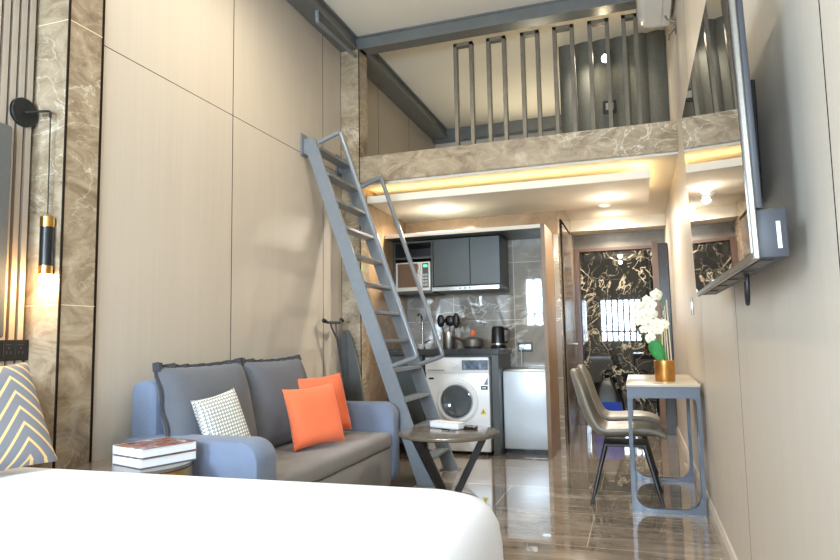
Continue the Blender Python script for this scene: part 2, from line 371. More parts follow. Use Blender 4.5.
# corridor
b = bm_(); box(b, -.80, -.725, 6.72, 8.5, 0, 2.56); struct('wall_corridor_left', b, 'marble')
b = bm_(); box(b, -1.2, .55, 8.52, 8.62, 0, 2.6); struct('wall_corridor_end', b, 'header')
b = bm_(); box(b, -.725, XR, 8.06, 8.5, 2.41, 2.56); struct('ceiling_corridor_bulkhead', b, 'ceil')
b = bm_(); box(b, -.725, XR, 8.40, 8.52, 2.20, 2.41); box(b, -.725, XR, 8.385, 8.40, 2.385, 2.40); struct('trim_9', b, 'post')
b = bm_(); box(b, -.727, -.715, 6.86, 6.90, 0, 2.36); box(b, -.727, -.715, 7.85, 7.89, 0, 2.36); box(b, -.727, -.715, 6.90, 7.85, 2.32, 2.36); struct('trim_10', b, 'gap')
d2 = struct('door_2', box(bm_(), -.724, -.708, 6.905, 7.845, .005, 2.315, .002, 1), 'darkwood'); d2['label'] = 'dark brown side door in the corridor left wall'
h = obj('door_handle', tube(bm_(), [(-.708,7.70,1.02),(-.665,7.70,1.02),(-.665,7.58,1.02)], .009, 10, fillet=.02), 'inox', d2); h['label'] = 'steel lever handle'
b = bm_()
box(b, -.725, -.655, 8.34, 8.42, 0, 2.22, .003, 1); box(b, .26, .30, 8.34, 8.42, 0, 2.22, .003, 1); box(b, -.655, .26, 8.34, 8.42, 2.18, 2.22, .003, 1); struct('trim_11', b, 'redwood')
d1 = struct('door_1', box(bm_(), -.652, .257, 8.375, 8.415, .005, 2.178, .002, 1), 'doorm'); d1['label'] = 'glossy black marble door with gold veins at the corridor end'
obj('door_handle', tube(bm_(), [(.16,8.375,1.02),(.16,8.33,1.02),(.06,8.33,1.02)], .010, 10, fillet=.02), 'black', d1)
# ---------------------------------------------------------------- corridor things
t = thing('tall_cabinet', 'tall narrow black cabinet with pale edge strip beside the black marble door', 'cabinet', (.29,8.0,0))
obj('body', box(bm_(), -.02, .085, -.30, .33, 0, 2.15, .003, 1), 'counter', t); obj('edge_strip', box(bm_(), -.088, -.02, -.305, -.27, 0, 2.17, .002, 1), 'brownwood', t)
t = thing('bag', 'black bag with a blue lower half on the floor before the black marble door', 'bag', (-.37,8.0,0))
def bagpart(nm, mat, prof):
    b = bm_(); loft(b, [[Vector((p[0]*k, p[1]*k*.6, z)) for p in rrect(-.17,.17,-.17,.17,.08)] for z, k in prof]); obj(nm, b, mat, t)
bagpart('blue_lower_half', 'blue', ((.0,.85),(.03,1.02),(.14,1.05),(.30,.96),(.33,.9))); bagpart('body', 'blackpl', ((.33,.92),(.40,.80),(.50,.58),(.58,.36),(.60,.2)))
obj('carry_handle', tube(bm_(), [(-.05,0,.59),(-.04,0,.65),(.04,0,.65),(.05,0,.59)], .010, 8, fillet=.02), 'blackpl', t)

# ---------------------------------------------------------------- kitchen
b = bm_(); box(b, -.815, -.775, 5.965, 6.615, 0, 2.165, .002, 1); tag(obj('kitchen_partition', b, 'wood'), 'tall tan wooden end panel right of the mini fridge', 'partition')
t = thing('top_shelf', 'long shelf board with white front edge above the kitchen cabinets', 'shelf', (-1.6,6.3,2.128))
obj('board', box(bm_(), -.785, .784, -.31, .315, 0, .03), 'cabinet', t); obj('front_edge', box(bm_(), -.785, .784, -.335, -.31, 0, .036, .002, 1), 'ceil', t)
# upper cabinets
t = thing('wall_cabinet', 'charcoal wall cabinet with two plain doors above the range hood', 'cabinet', (-1.595,6.4,1.635))
obj('body', box(bm_(), -.345, .345, -.20, .215, 0, .485, .002, 1), 'cabinet', t)
for x0, x1 in ((-.343,.036),(.042,.343)):
    d = obj('door', box(bm_(), x0, x1, -.222, -.201, .004, .482, .002, 1), 'cabinet', t)
t = thing('open_shelf_unit', 'charcoal open wall unit around the microwave behind the ladder', 'cabinet', (-2.17,6.4,1.57))
obj('bottom_board', box(bm_(), -.215, .225, -.22, .215, 0, .03, .002, 1), 'cabinet', t); obj('top_board', box(bm_(), -.215, .225, -.2, .215, .53, .55, .002, 1), 'cabinet', t)
obj('side_board', box(bm_(), .205, .225, -.22, .215, .03, .53), 'cabinet', t); obj('side_board', box(bm_(), -.215, -.195, -.2, .215, .03, .53), 'cabinet', t)
obj('back_board', box(bm_(), -.195, .205, .2, .215, .03, .53), 'blackpl', t); obj('shelf', box(bm_(), -.195, .205, -.19, .2, .365, .385), 'cabinet', t)
t = thing('microwave_oven', 'white framed microwave oven with dark window in the open wall unit', 'microwave', (-2.17,6.40,1.60))
obj('body', box(bm_(), -.19, .19, -.19, .17, .0, .30, .006, 2), 'inox', t)
o = obj('door', box(bm_(), -.188, .085, -.208, -.19, .0, .298, .004, 2), 'white', t); obj('window_glass', box(bm_(), -.165, .055, -.211, -.207, .04, .285, .001, 1), 'brownwood', o); obj('handle', cyl(bm_(), (.068,-.225,.04), (.068,-.225,.27), .007), 'chrome', o)
o = obj('control_panel', box(bm_(), .088, .188, -.208, -.19, .0, .298, .004, 2), 'white', t); obj('key_field', box(bm_(), .105, .172, -.211, -.207, .03, .285, .001, 1), 'cabinet', o)
d = obj('green_display', box(bm_(), .120, .158, -.213, -.210, .245, .265), 'greenled', o)
b = bm_()
for i in range(4):
    for j in range(3): box(b, .112+j*.018, .125+j*.018, -.213, -.210, .05+i*.034, .072+i*.034)
obj('keypad', b, 'inox', o)
t = thing('range_hood', 'slim steel range hood under the charcoal wall cabinet', 'range hood', (-1.595,6.3,1.582))
obj('body', box(bm_(), -.345, .345, -.17, .31, 0, .048, .002, 1), 'blackpl', t); o = obj('front_trim', box(bm_(), -.345, .345, -.185, -.17, 0, .04, .002, 1), 'inox', t)
for i in range(3): obj('button', cyl(bm_(), (-.05+i*.05,-.185,.02), (-.05+i*.05,-.19,.02), .008), 'blackpl', o)
# lower counter
t = thing('kitchen_counter', 'black kitchen countertop above the washing machine', 'countertop', (-1.74,6.3,.945))
obj('slab', box(bm_(), -.645, .50, -.335, .315, 0, .06, .003, 1), 'counter', t)
obj('end_panel', box(bm_(), .42, .485, -.31, .31, -.945, -.001, .002, 1), 'cabinet', t); obj('fascia', box(bm_(), -.26, .42, -.28, -.26, -.02, -.001), 'cabinet', t)
t = thing('base_cabinet', 'dark base cabinet left of the washing machine behind the ladder', 'cabinet', (-2.2,6.3,0))
obj('body', box(bm_(), -.185, .195, -.30, .31, .08, .943, .002, 1), 'cabinet', t); obj('plinth', box(bm_(), -.185, .195, -.26, .31, 0, .08), 'blackpl', t)
d = obj('door', box(bm_(), -.183, .193, -.32, -.301, .085, .94, .002, 1), 'cabinet', t); obj('handle', cyl(bm_(), (.16,-.335,.6), (.16,-.335,.8), .007), 'inox', d)
# washing machine
t = thing('washing_machine', 'white front loading washing machine under the black countertop', 'washing machine', (-1.665,6.28,0))
obj('body', box(bm_(), -.318, .318, -.285, .30, .03, .922, .012, 2), 'applw', t)
obj('control_panel', box(bm_(), -.318, .318, -.300, -.284, .775, .922, .008, 2), 'applw', t)
for sx in (-.27,.27):
    for sy in (-.25,.25): obj('foot', cyl(bm_(), (sx,sy,0), (sx,sy,.032), .022), 'blackpl', t)
obj('kick_plate', box(bm_(), -.30, .30, -.292, -.28, .035, .12, .003, 1), 'applw', t)
o = obj('door', lathe(bm_(), [(.150,0),(.150,.02),(.158,.03),(.190,.034),(.205,.024),(.208,0)], n=48), 'applw', t); o.rotation_euler = (PI/2,0,0); o.location = (0,-.284,.505)
g = obj('door_glass', lathe(bm_(), [(.150,.004),(.150,.026),(.135,.030),(.115,.022),(.085,.012),(.05,.006),(0,.004)], n=48), 'glassd', o); g['label'] = 'round dark porthole glass'
obj('door_seal', lathe(bm_(), [(.146,.024),(.150,.036),(.160,.036),(.162,.024)], n=48), 'inox', o)
obj('display_panel', box(bm_(), .055, .312, -.304, -.299, .802, .895, .002, 1), 'display', t)
obj('dial', cyl(bm_(), (-.02,-.300,.848), (-.02,-.318,.848), .026, .023, 24), 'applw', t)
d = obj('detergent_drawer', box(bm_(), -.305, -.10, -.305, -.299, .795, .905, .003, 1), 'applw', t); obj('drawer_pull', box(bm_(), -.29, -.12, -.309, -.304, .797, .806), 'inox', d)
obj('dark_badge', box(bm_(), -.285, -.235, -.288, -.284, .71, .728), 'blackpl', t)
o = obj('energy_label', box(bm_(), .235, .30, -.288, -.284, .615, .65), 'blackpl', t); obj('label_print', box(bm_(), .248, .285, -.290, -.287, .627, .638), 'applw', o)
b = bm_(); prism(b, [(.262,.66),(.302,.66),(.302,.735)], 'y', -.288, -.284); obj('blue_label', b, 'display', t)
b = bm_(); prism(b, [(.222,.385),(.282,.385),(.252,.44)], 'y', -.288, -.284); o = obj('warning_sticker', b, 'yellow', t); obj('warning_mark', box(bm_(), .249, .255, -.290, -.287, .395, .418), 'blackpl', o)
# fridge
t = thing('mini_fridge', 'pale grey mini fridge between washing machine and wooden panel', 'refrigerator', (-1.032,6.37,0))
obj('body', box(bm_(), -.215, .213, -.18, .235, .03, .80, .006, 2), 'inox', t); d = obj('door', box(bm_(), -.217, .215, -.225, -.183, .045, .782, .010, 3), 'fridge', t)
obj('door_badge', box(bm_(), .12, .20, -.228, -.224, .71, .738, .001, 1), 'inox', d); obj('door_gasket', box(bm_(), -.21, .208, -.183, -.180, .05, .78), 'blackpl', d)
obj('plinth', box(bm_(), -.21, .208, -.19, .22, 0, .032), 'blackpl', t)
# socket on the backsplash
t = thing('wall_socket', 'dark framed double wall socket above the mini fridge', 'socket', (-1.10,6.618,1.005))
obj('frame', box(bm_(), -.075, .075, -.012, 0, -.047, .047, .002, 1), 'blackpl', t); obj('socket_face', box(bm_(), -.062, -.003, -.016, -.011, -.024, .026, .001, 1), 'inox', t); obj('socket_face', box(bm_(), .003, .062, -.016, -.011, -.024, .026, .001, 1), 'inox', t)
t = thing('power_plug', 'white plug with cord hanging down from the dark double socket', 'plug', (-1.135,6.595,.995))
obj('plug_body', box(bm_(), -.02, .02, -.03, .005, -.018, .018, .004, 2), 'applw', t); obj('cord', tube(bm_(), [(0,-.02,-.018),(.004,-.02,-.08),(.0,-.01,-.19)], .005, 8), 'applw', t)
# things on the counter (top z 1.005)
CT = 1.006
t = thing('utensil_holder', 'steel cylinder utensil holder on the counter left of the pan', 'holder', (-1.818,6.28,CT))
obj('cup', lathe(bm_(), [(.0,0),(.062,0),(.064,.005),(.064,.165),(.058,.165),(.057,.01),(0,.01)]), 'inox', t)
def utensil(nm, lb, dx, dy, lean, head):
    t = thing(nm, lb, 'kitchen utensil', (-1.818+dx,6.28+dy,CT+.012), 0, 'black cooking utensils'); e = Vector((lean[0],lean[1],.23))
    obj('shaft', tube(bm_(), [(0,0,0), e], .006, 8), 'blackpl', t)
    b = bm_(); ball(b, e+e.normalized()*.04, .052, head); obj('head', b, 'blackpl', t)
utensil('ladle', 'black ladle at the left of the steel utensil holder', -.018, 0, (-.055,-.01), (.8,.5,1.25))
utensil('slotted_spoon', 'black round spoon in the middle of the steel utensil holder', 0, .018, (.0,.02), (1.1,.45,1.1))
utensil('spatula', 'black spatula at the right of the steel utensil holder', .02, -.005, (.05,-.005), (.7,.4,1.5))
t = thing('frying_pan', 'dark steel pan with glass lid and wooden handle on the counter', 'pan', (-1.56,6.26,CT))
obj('body', lathe(bm_(), [(0,0),(.085,0),(.105,.02),(.114,.078),(.120,.080),(.116,.086),(.1,.07)]), 'inox', t)
l_ = obj('lid', lathe(bm_(), [(.116,.086),(.108,.096),(.07,.110),(.03,.116),(0,.118)]), 'glassd', t); k = obj('lid_knob', lathe(bm_(), [(.0,.116),(.010,.116),(.012,.128),(.026,.134),(.026,.168),(.016,.178),(0,.18)]), 'orange', l_); k['label'] = 'orange lid knob'
o = obj('handle', tube(bm_(), [(-.10,-.03,.075),(-.15,-.07,.10),(-.20,-.10,.12)], [.012,.016,.015], 10), 'redwood', t); o['label'] = 'reddish wooden handle'
t = thing('electric_kettle', 'black electric kettle at the right end of the counter', 'kettle', (-1.305,6.26,CT))
obj('base', lathe(bm_(), [(0,0),(.078,0),(.08,.016),(.07,.02),(0,.02)]), 'blackpl', t); obj('body', lathe(bm_(), [(0,.021),(.070,.021),(.070,.04),(.064,.19),(.060,.2),(0,.2)]), 'blackpl', t)
obj('lid', lathe(bm_(), [(.058,.2),(.05,.212),(0,.215)]), 'blackpl', t); obj('steel_band', lathe(bm_(), [(.0705,.03),(.0715,.031),(.0705,.045)]), 'inox', t)
obj('handle', tube(bm_(), [(.058,0,.185),(.10,-.01,.185),(.115,-.01,.15),(.10,-.01,.06),(.066,0,.05)], .010, 10, fillet=.03), 'blackpl', t)
t = thing('kitchen_tap', 'chrome gooseneck tap on the counter seen behind the ladder', 'tap', (-2.15,6.42,CT))
obj('spout', tube(bm_(), [(0,0,0),(0,0,.30),(0,-.03,.35),(-.01,-.09,.36),(-.02,-.12,.32),(-.02,-.125,.27)], .012, 12, fillet=.03), 'chrome', t); obj('base', cyl(bm_(), (0,0,0), (0,0,.05), .025), 'chrome', t); obj('lever', cyl(bm_(), (.02,0,.06), (.09,-.01,.09), .007), 'chrome', t)
tag(obj('sponge', box(bm_(), -2.245, -2.155, 6.12, 6.18, CT, CT+.045, .008, 2), 'yellow'), 'yellow sponge on the counter behind the ladder', 'sponge')
for i, (x, lb) in enumerate(((-1.99,'small white cup on the counter, nearer the steel holder'),(-2.06,'small white cup on the counter, nearer the ladder'))):
    t = thing('cup', lb, 'cup', (x,6.1,CT), 0, 'white cups on the counter'); obj('bowl', lathe(bm_(), [(0,0),(.022,0),(.032,.02),(.035,.05),(.031,.05),(.028,.02),(0,.008)], n=24), 'applw', t)

# ---------------------------------------------------------------- ladder
def sx(z): return -1.545-.345*z
YN, YF = 4.63, 5.29
t = thing('loft_ladder', 'grey steel ladder with handrails leaning up to the loft', 'ladder', (-1.545,YN,0)); O = Vector(t.location)
L = lambda x, y, z: Vector((x,y,z))-O
for ye in (YN, YF):
    b = bm_(); y0, y1 = (ye-.012, ye+.012)
    loft(b, [[L(x,y,z) for x, z in ((sx(0)-.062,.012),(sx(0)+.062,.012),(sx(2.79)+.04,2.79),(-2.568,2.79),(-2.568,2.665),(sx(2.665)-.062,2.645))] for y in (y0,y1)])
    obj('stringer', b, 'steel', t, ang=25)
    o = obj('wall_bracket', box(bm_(), -2.578+1.545, -2.566+1.545, ye-YN-.05, ye-YN+.05, 2.64, 2.83, .002, 1), 'steel', t)
    obj('foot_plate', box(bm_(), sx(0)+1.545-.085, sx(0)+1.545+.085, ye-YN-.045, ye-YN+.045, 0, .012, .002, 1), 'inox', t)
for k in range(12):
    z = .172+k*.2305; obj('tread', box(bm_(), sx(z)+1.545-.055, sx(z)+1.545+.055, .012, YF-YN-.012, z-.012, z+.012, .002, 1), 'steel', t)
for ye, p in ((YN,((-2.43,2.745),(-2.237,2.812),(-1.599,.968),(-1.80,.90))),(YF,((-2.36,2.50),(-2.146,2.583),(-1.59,.956),(-1.81,.882)))):
    obj('handrail', tube(bm_(), [L(x,ye,z) for x, z in p], .019, 14, fillet=.025), 'steel', t)
t = thing('grab_rail', 'short steel grab rail on the beam above the ladder', 'rail', (-2.42,4.95,3.80))
obj('bar', tube(bm_(), [(0,-.37,.066),(0,-.37,-.03),(0,.40,0)], .017, 12, fillet=.02), 'steel', t)
# ---------------------------------------------------------------- loft rail, loft things
prev = None
for i, (x0, x1) in enumerate(((-1.465,-1.285),(-1.16,-.985),(-.855,-.69),(-.575,-.395),(-.28,-.105),(-.005,.125))):
    lb = ('leftmost bronze grey upright frame of the loft railing','second bronze grey railing frame from the left on the loft','third bronze grey railing frame from the left on the loft',
          'fourth railing frame on the loft, before the left edge of the fluted grey panel','fifth railing frame on the loft, around the small lit lamp','rightmost railing frame on the loft, next to the air conditioner')[i]
    t = thing('railing_frame', lb, 'railing', ((x0+x1)/2,5.42,2.81), 0, 'upright frames of the loft railing'); h = (x1-x0)/2
    for s in (-1,1): obj('upright', box(bm_(), *sorted((s*h, s*(h-.034))), -.03, .03, 0, .965, .002, 1), 'post', t)
    obj('top_bar', box(bm_(), -h, h, -.03, .03, .933, .967, .002, 1), 'post', t)
b = bm_(); pts = []
for i in range(121):
    x = -.60+i*(.975/120); pts.append((x, 6.14-.032*abs(math.sin((x+.6)*PI/.163))**.7))
poly = pts+[(.375,6.20),(-.60,6.20)]
prism(b, poly, 'z', 2.785, 3.93)
tag(obj('fluted_panel', b, 'curtain'), 'dark grey fluted upholstered screen behind the loft railing', 'screen')
t = thing('loft_wall_lamp', 'small lit black spot lamp on the fluted grey screen in the loft', 'lamp', (-.16,6.09,3.70))
obj('mount', cyl(bm_(), (.02,0,.05), (.02,-.05,.05), .03), 'black', t); obj('lamp_head', cyl(bm_(), (0,-.07,.03), (0,-.13,-.03), .03, .04), 'black', t); obj('lens', ball(bm_(), (0,-.135,-.035), .034), 'lampface', t)
t = thing('loft_socket', 'black wall socket on the fluted grey screen below the small lamp', 'socket', (-.145,6.085,3.245)); obj('frame', box(bm_(), -.06, .06, -.015, .01, -.06, .06, .003, 1), 'blackpl', t); obj('socket_face', box(bm_(), -.035, .035, -.02, -.014, -.03, .035, .002, 1), 'inox', t)
t = thing('air_conditioner', 'white air conditioner high on the right wall beside the loft railing', 'air conditioner', (XR-.03,5.2,3.53))
b = bm_(); pr = [(.03,.08),(0,0),(-.13,0),(-.18,.02),(-.215,.06),(-.232,.12),(-.235,.30),(-.22,.315),(.03,.315)]
prism(b, pr, 'y', -.82, .0); obj('body', b, 'white', t); obj('louvre', box(bm_(), -.19, -.06, -.77, -.05, -.006, .004, .002, 1), 'white', t); b = bm_(); box(b, -.238, -.234, -.819, -.001, .10, .104); obj('panel_seam', b, 'inox', t)
t = thing('wall_hook', 'small dark metal hook high on the right wall below the air conditioner', 'hook', (XR,4.90,3.38))
obj('plate', box(bm_(), -.008, 0, -.035, .035, -.05, .05, .002, 1), 'post', t); obj('prong', tube(bm_(), [(-.008,0,.03),(-.06,0,.06),(-.07,0,.09)], .007, 8), 'post', t); obj('prong', tube(bm_(), [(-.008,0,-.02),(-.05,0,-.06),(-.055,0,-.1)], .007, 8), 'post', t)
# ceiling fittings
def downlight(x, y, z, lb):
    t = thing('downlight', lb, 'ceiling light', (x,y,z), 0, 'recessed downlights under the loft')
    obj('ring', lathe(bm_(), [(.042,-.006),(.058,-.006),(.060,0),(.042,0)]), 'white', t); obj('lens', lathe(bm_(), [(0,-.004),(.042,-.004),(.042,0),(0,0)]), 'lampface', t)
downlight(-1.803, 6.032, 2.398, 'round downlight in the dropped panel above the kitchen'); downlight(-.198, 6.131, 2.398, 'round downlight near the right end of the dropped ceiling panel'); downlight(-.215, 7.80, 2.548, 'round downlight in the corridor ceiling behind the dropped panel')
t = thing('smoke_detector', 'white round smoke detector between the two right hand downlights', 'smoke detector', (-.253,6.50,2.399)); obj('body', lathe(bm_(), [(0,-.03),(.03,-.03),(.052,-.018),(.06,0),(0,0)]), 'white', t); obj('base_ring', lathe(bm_(), [(.055,-.008),(.068,-.006),(.068,0),(.055,0)]), 'applw', t)
for i, (x, y) in enumerate(((-1.6,.9),(-1.6,3.3),(-.55,.9),(-.55,3.3))):
    t = thing('ceiling_spot', ('ceiling spot above the bed head','ceiling spot above the sofa','ceiling spot above the camera side of the bed','ceiling spot above the coffee table side of the room')[i], 'ceiling light', (x,y,3.999), 0, 'recessed spots in the high ceiling')
    obj('ring', lathe(bm_(), [(.05,-.008),(.07,-.008),(.072,0),(.05,0)]), 'white', t)

# ---------------------------------------------------------------- sofa
SO = (-2.525,2.66,0); t = thing('sofa', 'two seat blue grey sofa along the beige panelled wall', 'sofa', SO, math.radians(.9)); sofa = t
for y0, y1 in ((-.05,.15),(1.795,1.94)):
    pr = rrect(-.0, .82, .04, .635, .10, 8); o = obj('armrest', prism(bm_(), [(a,c) for a, c in pr], 'y', y0, y1, .035), 'sofa', t)
obj('base', box(bm_(), .06, .795, .15, 1.80, .04, .31, .012, 2), 'seat', t)
b = bm_(); box(b, .18, .81, .153, 1.792, .312, .425, .035, 4); obj('seat_cushion', b, 'seat', t)
b = bm_(); prism(b, rrect(0, .17, .10, .91, .055, 6), 'y', .04, 1.60, .04); obj('backrest', b, 'sofa', t)
for y0 in (.02, .775):
    p = obj('back_cushion', pillow_bm(.76, .58, .20, 26, .05), 'cushion', t); p.matrix_local = Matrix(((0,-.22,.975,.245),(1,0,0,y0+.375),(0,.975,.22,.70),(0,0,0,1)))
    fb = bm_(); prev = None
    for q in range(61):                                # ruffled flange along the top edge
        u = -.5+q/60; wob = .005*math.sin(q*.8)+.004*math.sin(q*1.9); hh = .288-.02*(1-(2*u)**2)
        a = [fb.verts.new((u*.78, hh-.02, wob+.012)), fb.verts.new((u*.78, hh+.024+.003*math.sin(q*.7), wob*2.0+.006)), fb.verts.new((u*.78, hh+.024+.003*math.sin(q*.7), wob*2.0-.006)), fb.verts.new((u*.78, hh-.02, wob-.012))]
        if prev:
            for i in range(4): fb.faces.new((prev[i],prev[(i+1)%4],a[(i+1)%4],a[i]))
        else: fb.faces.new(a)
        prev = a
    fb.faces.new(prev[::-1]); obj('frill', fb, 'frill', p)
    sb = bm_(); tube(sb, [(-.375,-.26+.54*q/14,.007*math.sin(q*1.3)) for q in range(15)], .010, 8); obj('side_frill', sb, 'frill', p)
for yy in (.10, 1.85):
    for xx in (.10, .70): obj('foot', cyl(bm_(), (xx,yy,0), (xx,yy,.045), .022, .028), 'blackpl', t)
th = math.radians(.9)
def cush(nm, lb, mat, c, w, h, tk, tilt, yaw, roll, grp=None):
    o = obj(nm, pillow_bm(w, h, tk, 26, .10), mat); tag(o, lb, 'cushion', grp)
    n = Vector((math.cos(tilt)*math.cos(yaw), math.cos(tilt)*math.sin(yaw), math.sin(tilt))); u = Vector((-math.sin(yaw),math.cos(yaw),0)); v = n.cross(u)
    u, v = u*math.cos(roll)+v*math.sin(roll), v*math.cos(roll)-u*math.sin(roll)
    return place(o, c, u, v)
cush('throw_pillow', 'orange throw pillow in front, leaning on the charcoal back cushion', 'orange', (-1.98,3.70,.628), .39, .39, .13, .28, -.50, .06, 'orange throw pillows')
cush('throw_pillow', 'orange throw pillow half hidden behind the other orange pillow', 'orange', (-2.12,4.10,.655), .42, .42, .13, .25, -.42, .05, 'orange throw pillows')
cush('houndstooth_pillow', 'small black and white houndstooth pillow at the left end of the sofa', 'hound', (-2.10,2.915,.665), .30, .35, .10, .30, -.25, .16)
# ironing board behind the sofa
t = thing('ironing_board', 'folded grey ironing board standing on end behind the right end of the sofa', 'ironing board', (-2.46,5.2,0))
b = bm_(); prism(b, [(-.105,.06),(.125,.06),(.125,.45),(.100,.68),(.055,.92),(.0,1.12),(-.045,1.20),(-.085,1.19),(-.105,1.10)], 'y', .10, .135); obj('board', b, 'padgrey', t)
obj('leg', tube(bm_(), [(.0,.06,.0),(-.02,.05,.6),(-.035,-.12,1.14)], .012, 10), 'grip', t)
for s_y in (-1,1): obj('fork', tube(bm_(), [(-.035,-.12,1.12),(-.045,-.16+s_y*.045,1.22),(-.05,-.16+s_y*.055,1.265)], .008, 8), 'grip', t)
f = obj('foot_bar', tube(bm_(), [(-.07,-.29,1.275),(-.06,-.25,1.262),(-.05,-.16,1.262),(-.04,-.06,1.262),(-.035,-.02,1.285)], .013, 10), 'grip', t)
for p in ((-.07,-.29,1.275),(-.035,-.02,1.285)): obj('end_cap', ball(bm_(), p, .021, (1,1.3,1), 12), 'black', f)
# side table and books
t = thing('side_table', 'round side table with gold rim between the bed and the sofa', 'side table', (-2.16,2.365,0))
obj('top', lathe(bm_(), [(0,.548),(.232,.548),(.235,.552),(.235,.566),(0,.566)], n=48), 'tabletop', t); o = obj('gold_rim', lathe(bm_(), [(.225,.500),(.232,.500),(.236,.505),(.236,.547),(.225,.547)], n=48), 'gold', t)
for k in range(4):
    a = PI/4+k*PI/2; x, y = .225*math.cos(a), .225*math.sin(a); obj('leg', box(bm_(), x-.009, x+.009, y-.009, y+.009, .0, .502), 'gold', t)
obj('base_ring', lathe(bm_(), [(.215,0),(.235,0),(.235,.015),(.215,.015)], n=48), 'gold', t)
for i, (z, rz, lb) in enumerate(((.567,-.30,'lower white paged book on the round side table'),(.610,-.28,'upper book with printed cover on the round side table'))):
    t = thing('book', lb, 'book', (-2.105,2.42,z), rz, 'books on the side table')
    obj('pages', box(bm_(), -.112, .108, -.135, .135, .003, .038), 'paper', t); obj('front_cover', box(bm_(), -.114, .112, -.138, .138, .038, .041), 'cover', t); obj('back_cover', box(bm_(), -.114, .112, -.138, .138, 0, .003), 'cushion', t)
    obj('spine', box(bm_(), -.118, -.114, -.138, .138, 0, .041), 'paper', t)

# ---------------------------------------------------------------- bed
t = thing('bed', 'large bed with smooth white duvet in the foreground', 'bed', (-1.5,1.2,0), .026)
obj('base', box(bm_(), -1.20, 1.08, -.86, .86, .06, .32, .02, 2), 'padgrey', t)
for x in (-1.1,.98):
    for y in (-.76,.76): obj('leg', cyl(bm_(), (x,y,0), (x,y,.062), .03), 'blackpl', t)
b = bm_(); rings = []
X0, X1, Y0, Y1, RR = -1.20, 1.105, -.92, .925, .19
for z, ins in ((.10,.012),(.16,.004),(.24,.0),(.36,.0),(.46,.002),(.53,.010),(.57,.028),(.594,.050),(.605,.09),(.611,.16),(.613,.30)):
    rings.append([Vector((p[0],p[1],z+(.004*math.sin(p[0]*9+p[1]*7) if z > .60 else 0))) for p in rrect(X0+ins*.3, X1-ins, Y0+ins, Y1-ins, max(RR-ins*.3,.06), 12)])
loft(b, rings); obj('duvet', b, 'linen', t, ang=60)
pl = pillow_bm(.62, .42, .17); o = obj('bed_pillow', pl, 'linen'); tag(o, 'white bed pillow behind the chevron cushion at the bed head', 'pillow'); place(o, (-2.60,1.72,.84), (0,1,0), (-.30,0,.95))
o = obj('chevron_cushion', pillow_bm(.50,.44,.14,26,.08), 'chevron'); tag(o, 'grey cushion with gold chevron lines leaning at the bed head', 'cushion'); place(o, (-2.355,1.765,.825), (.13,.97,.05), (-.44,-.16,.88))
t = thing('headboard', 'slate grey upholstered panel on the slatted wall above the bed', 'headboard', (-2.752,1.2,1.14)); obj('padding', box(bm_(), 0, .055, -.92, .925, .0, .98, .012, 3), 'padgrey', t); obj('backing', box(bm_(), -.001, .002, -.90, .90, .02, .96), 'blackpl', t)
t = thing('bedside_socket_panel', 'black bedside switch and socket panel on the slatted wall', 'socket', (-2.754,2.135,1.083)); obj('plate', box(bm_(), 0, .014, -.16, .15, -.048, .048, .002, 1), 'blackpl', t)
for yy in (.105,.045,-.08):
    o = obj('socket_face', box(bm_(), .013, .017, yy-.026, yy+.026, -.032, .034, .001, 1), 'black', t)
    bb = bm_(); box(bb, .016, .018, yy-.012, yy-.008, -.018, -.004); box(bb, .016, .018, yy+.008, yy+.012, -.018, -.004); box(bb, .016, .018, yy-.003, yy+.003, .005, .015); box(bb, .016, .018, yy-.018, yy+.014, .024, .027); obj('socket_marks', bb, 'grip', o)
t = thing('pendant_wall_lamp', 'black and gold tube pendant hanging from a black round wall mount', 'lamp', (-2.754,2.21,2.22))
obj('wall_disc', lathe(bm_(), [(0,0),(.066,0),(.070,.004),(.070,.018),(.066,.022),(0,.022)], n=40), 'black', t).rotation_euler = (0,PI/2,0)
obj('arm', tube(bm_(), [(.02,0,0),(.134,.04,.005),(.134,.04,-.03)], .006, 10, fillet=.02), 'black', t); obj('cord', cyl(bm_(), (.134,.04,-.02), (.134,.045,-.50), .0028, n=8), 'black', t)
o = obj('tube', lathe(bm_(), [(0,-.56),(.030,-.56),(.030,-.745),(0,-.745)], (.134,.045,0), 28), 'black', t)
obj('upper_gold_band', lathe(bm_(), [(0,-.500),(.008,-.500),(.010,-.513),(.031,-.513),(.031,-.56),(0,-.56)], (.134,.045,0), 28), 'gold', t); obj('lower_gold_band', lathe(bm_(), [(0,-.745),(.031,-.745),(.031,-.785),(.026,-.785),(0,-.78)], (.134,.045,0), 28), 'gold', t)
obj('bulb', lathe(bm_(), [(0,-.784),(.022,-.784),(.026,-.80),(.022,-.825),(0,-.835)], (.134,.045,0), 20), 'bulb', t)

# ---------------------------------------------------------------- coffee table
t = thing('coffee_table', 'round dark coffee table on slanted legs in front of the ladder', 'coffee table', (-1.265,4.30,0))
obj('top', lathe(bm_(), [(0,.440),(.335,.440),(.345,.446),(.348,.456),(.345,.466),(.335,.468),(0,.468)], n=64), 'tabletop', t)
for a in (.28, .28+2.72, .28-2.72):
    c, s = math.cos(a), math.sin(a); u = Vector((-s,c,0)); b = bm_(); p1 = Vector((c*.25,s*.25,.44)); p0 = Vector((c*.035,s*.035,.018))
    loft(b, [[p+u*dx+Vector((c,s,0))*dy for dx, dy in ((-.028,-.024),(.028,-.024),(.028,.024),(-.028,.024))] for p in (p0,p1)]); obj('leg', b, 'black', t, ang=25)
obj('under_frame', lathe(bm_(), [(.0,.428),(.26,.428),(.26,.440),(0,.440)], n=40), 'black', t); obj('base_plate', lathe(bm_(), [(0,0),(.20,0),(.20,.012),(.05,.02),(0,.02)], n=40), 'black', t)
Z = .469
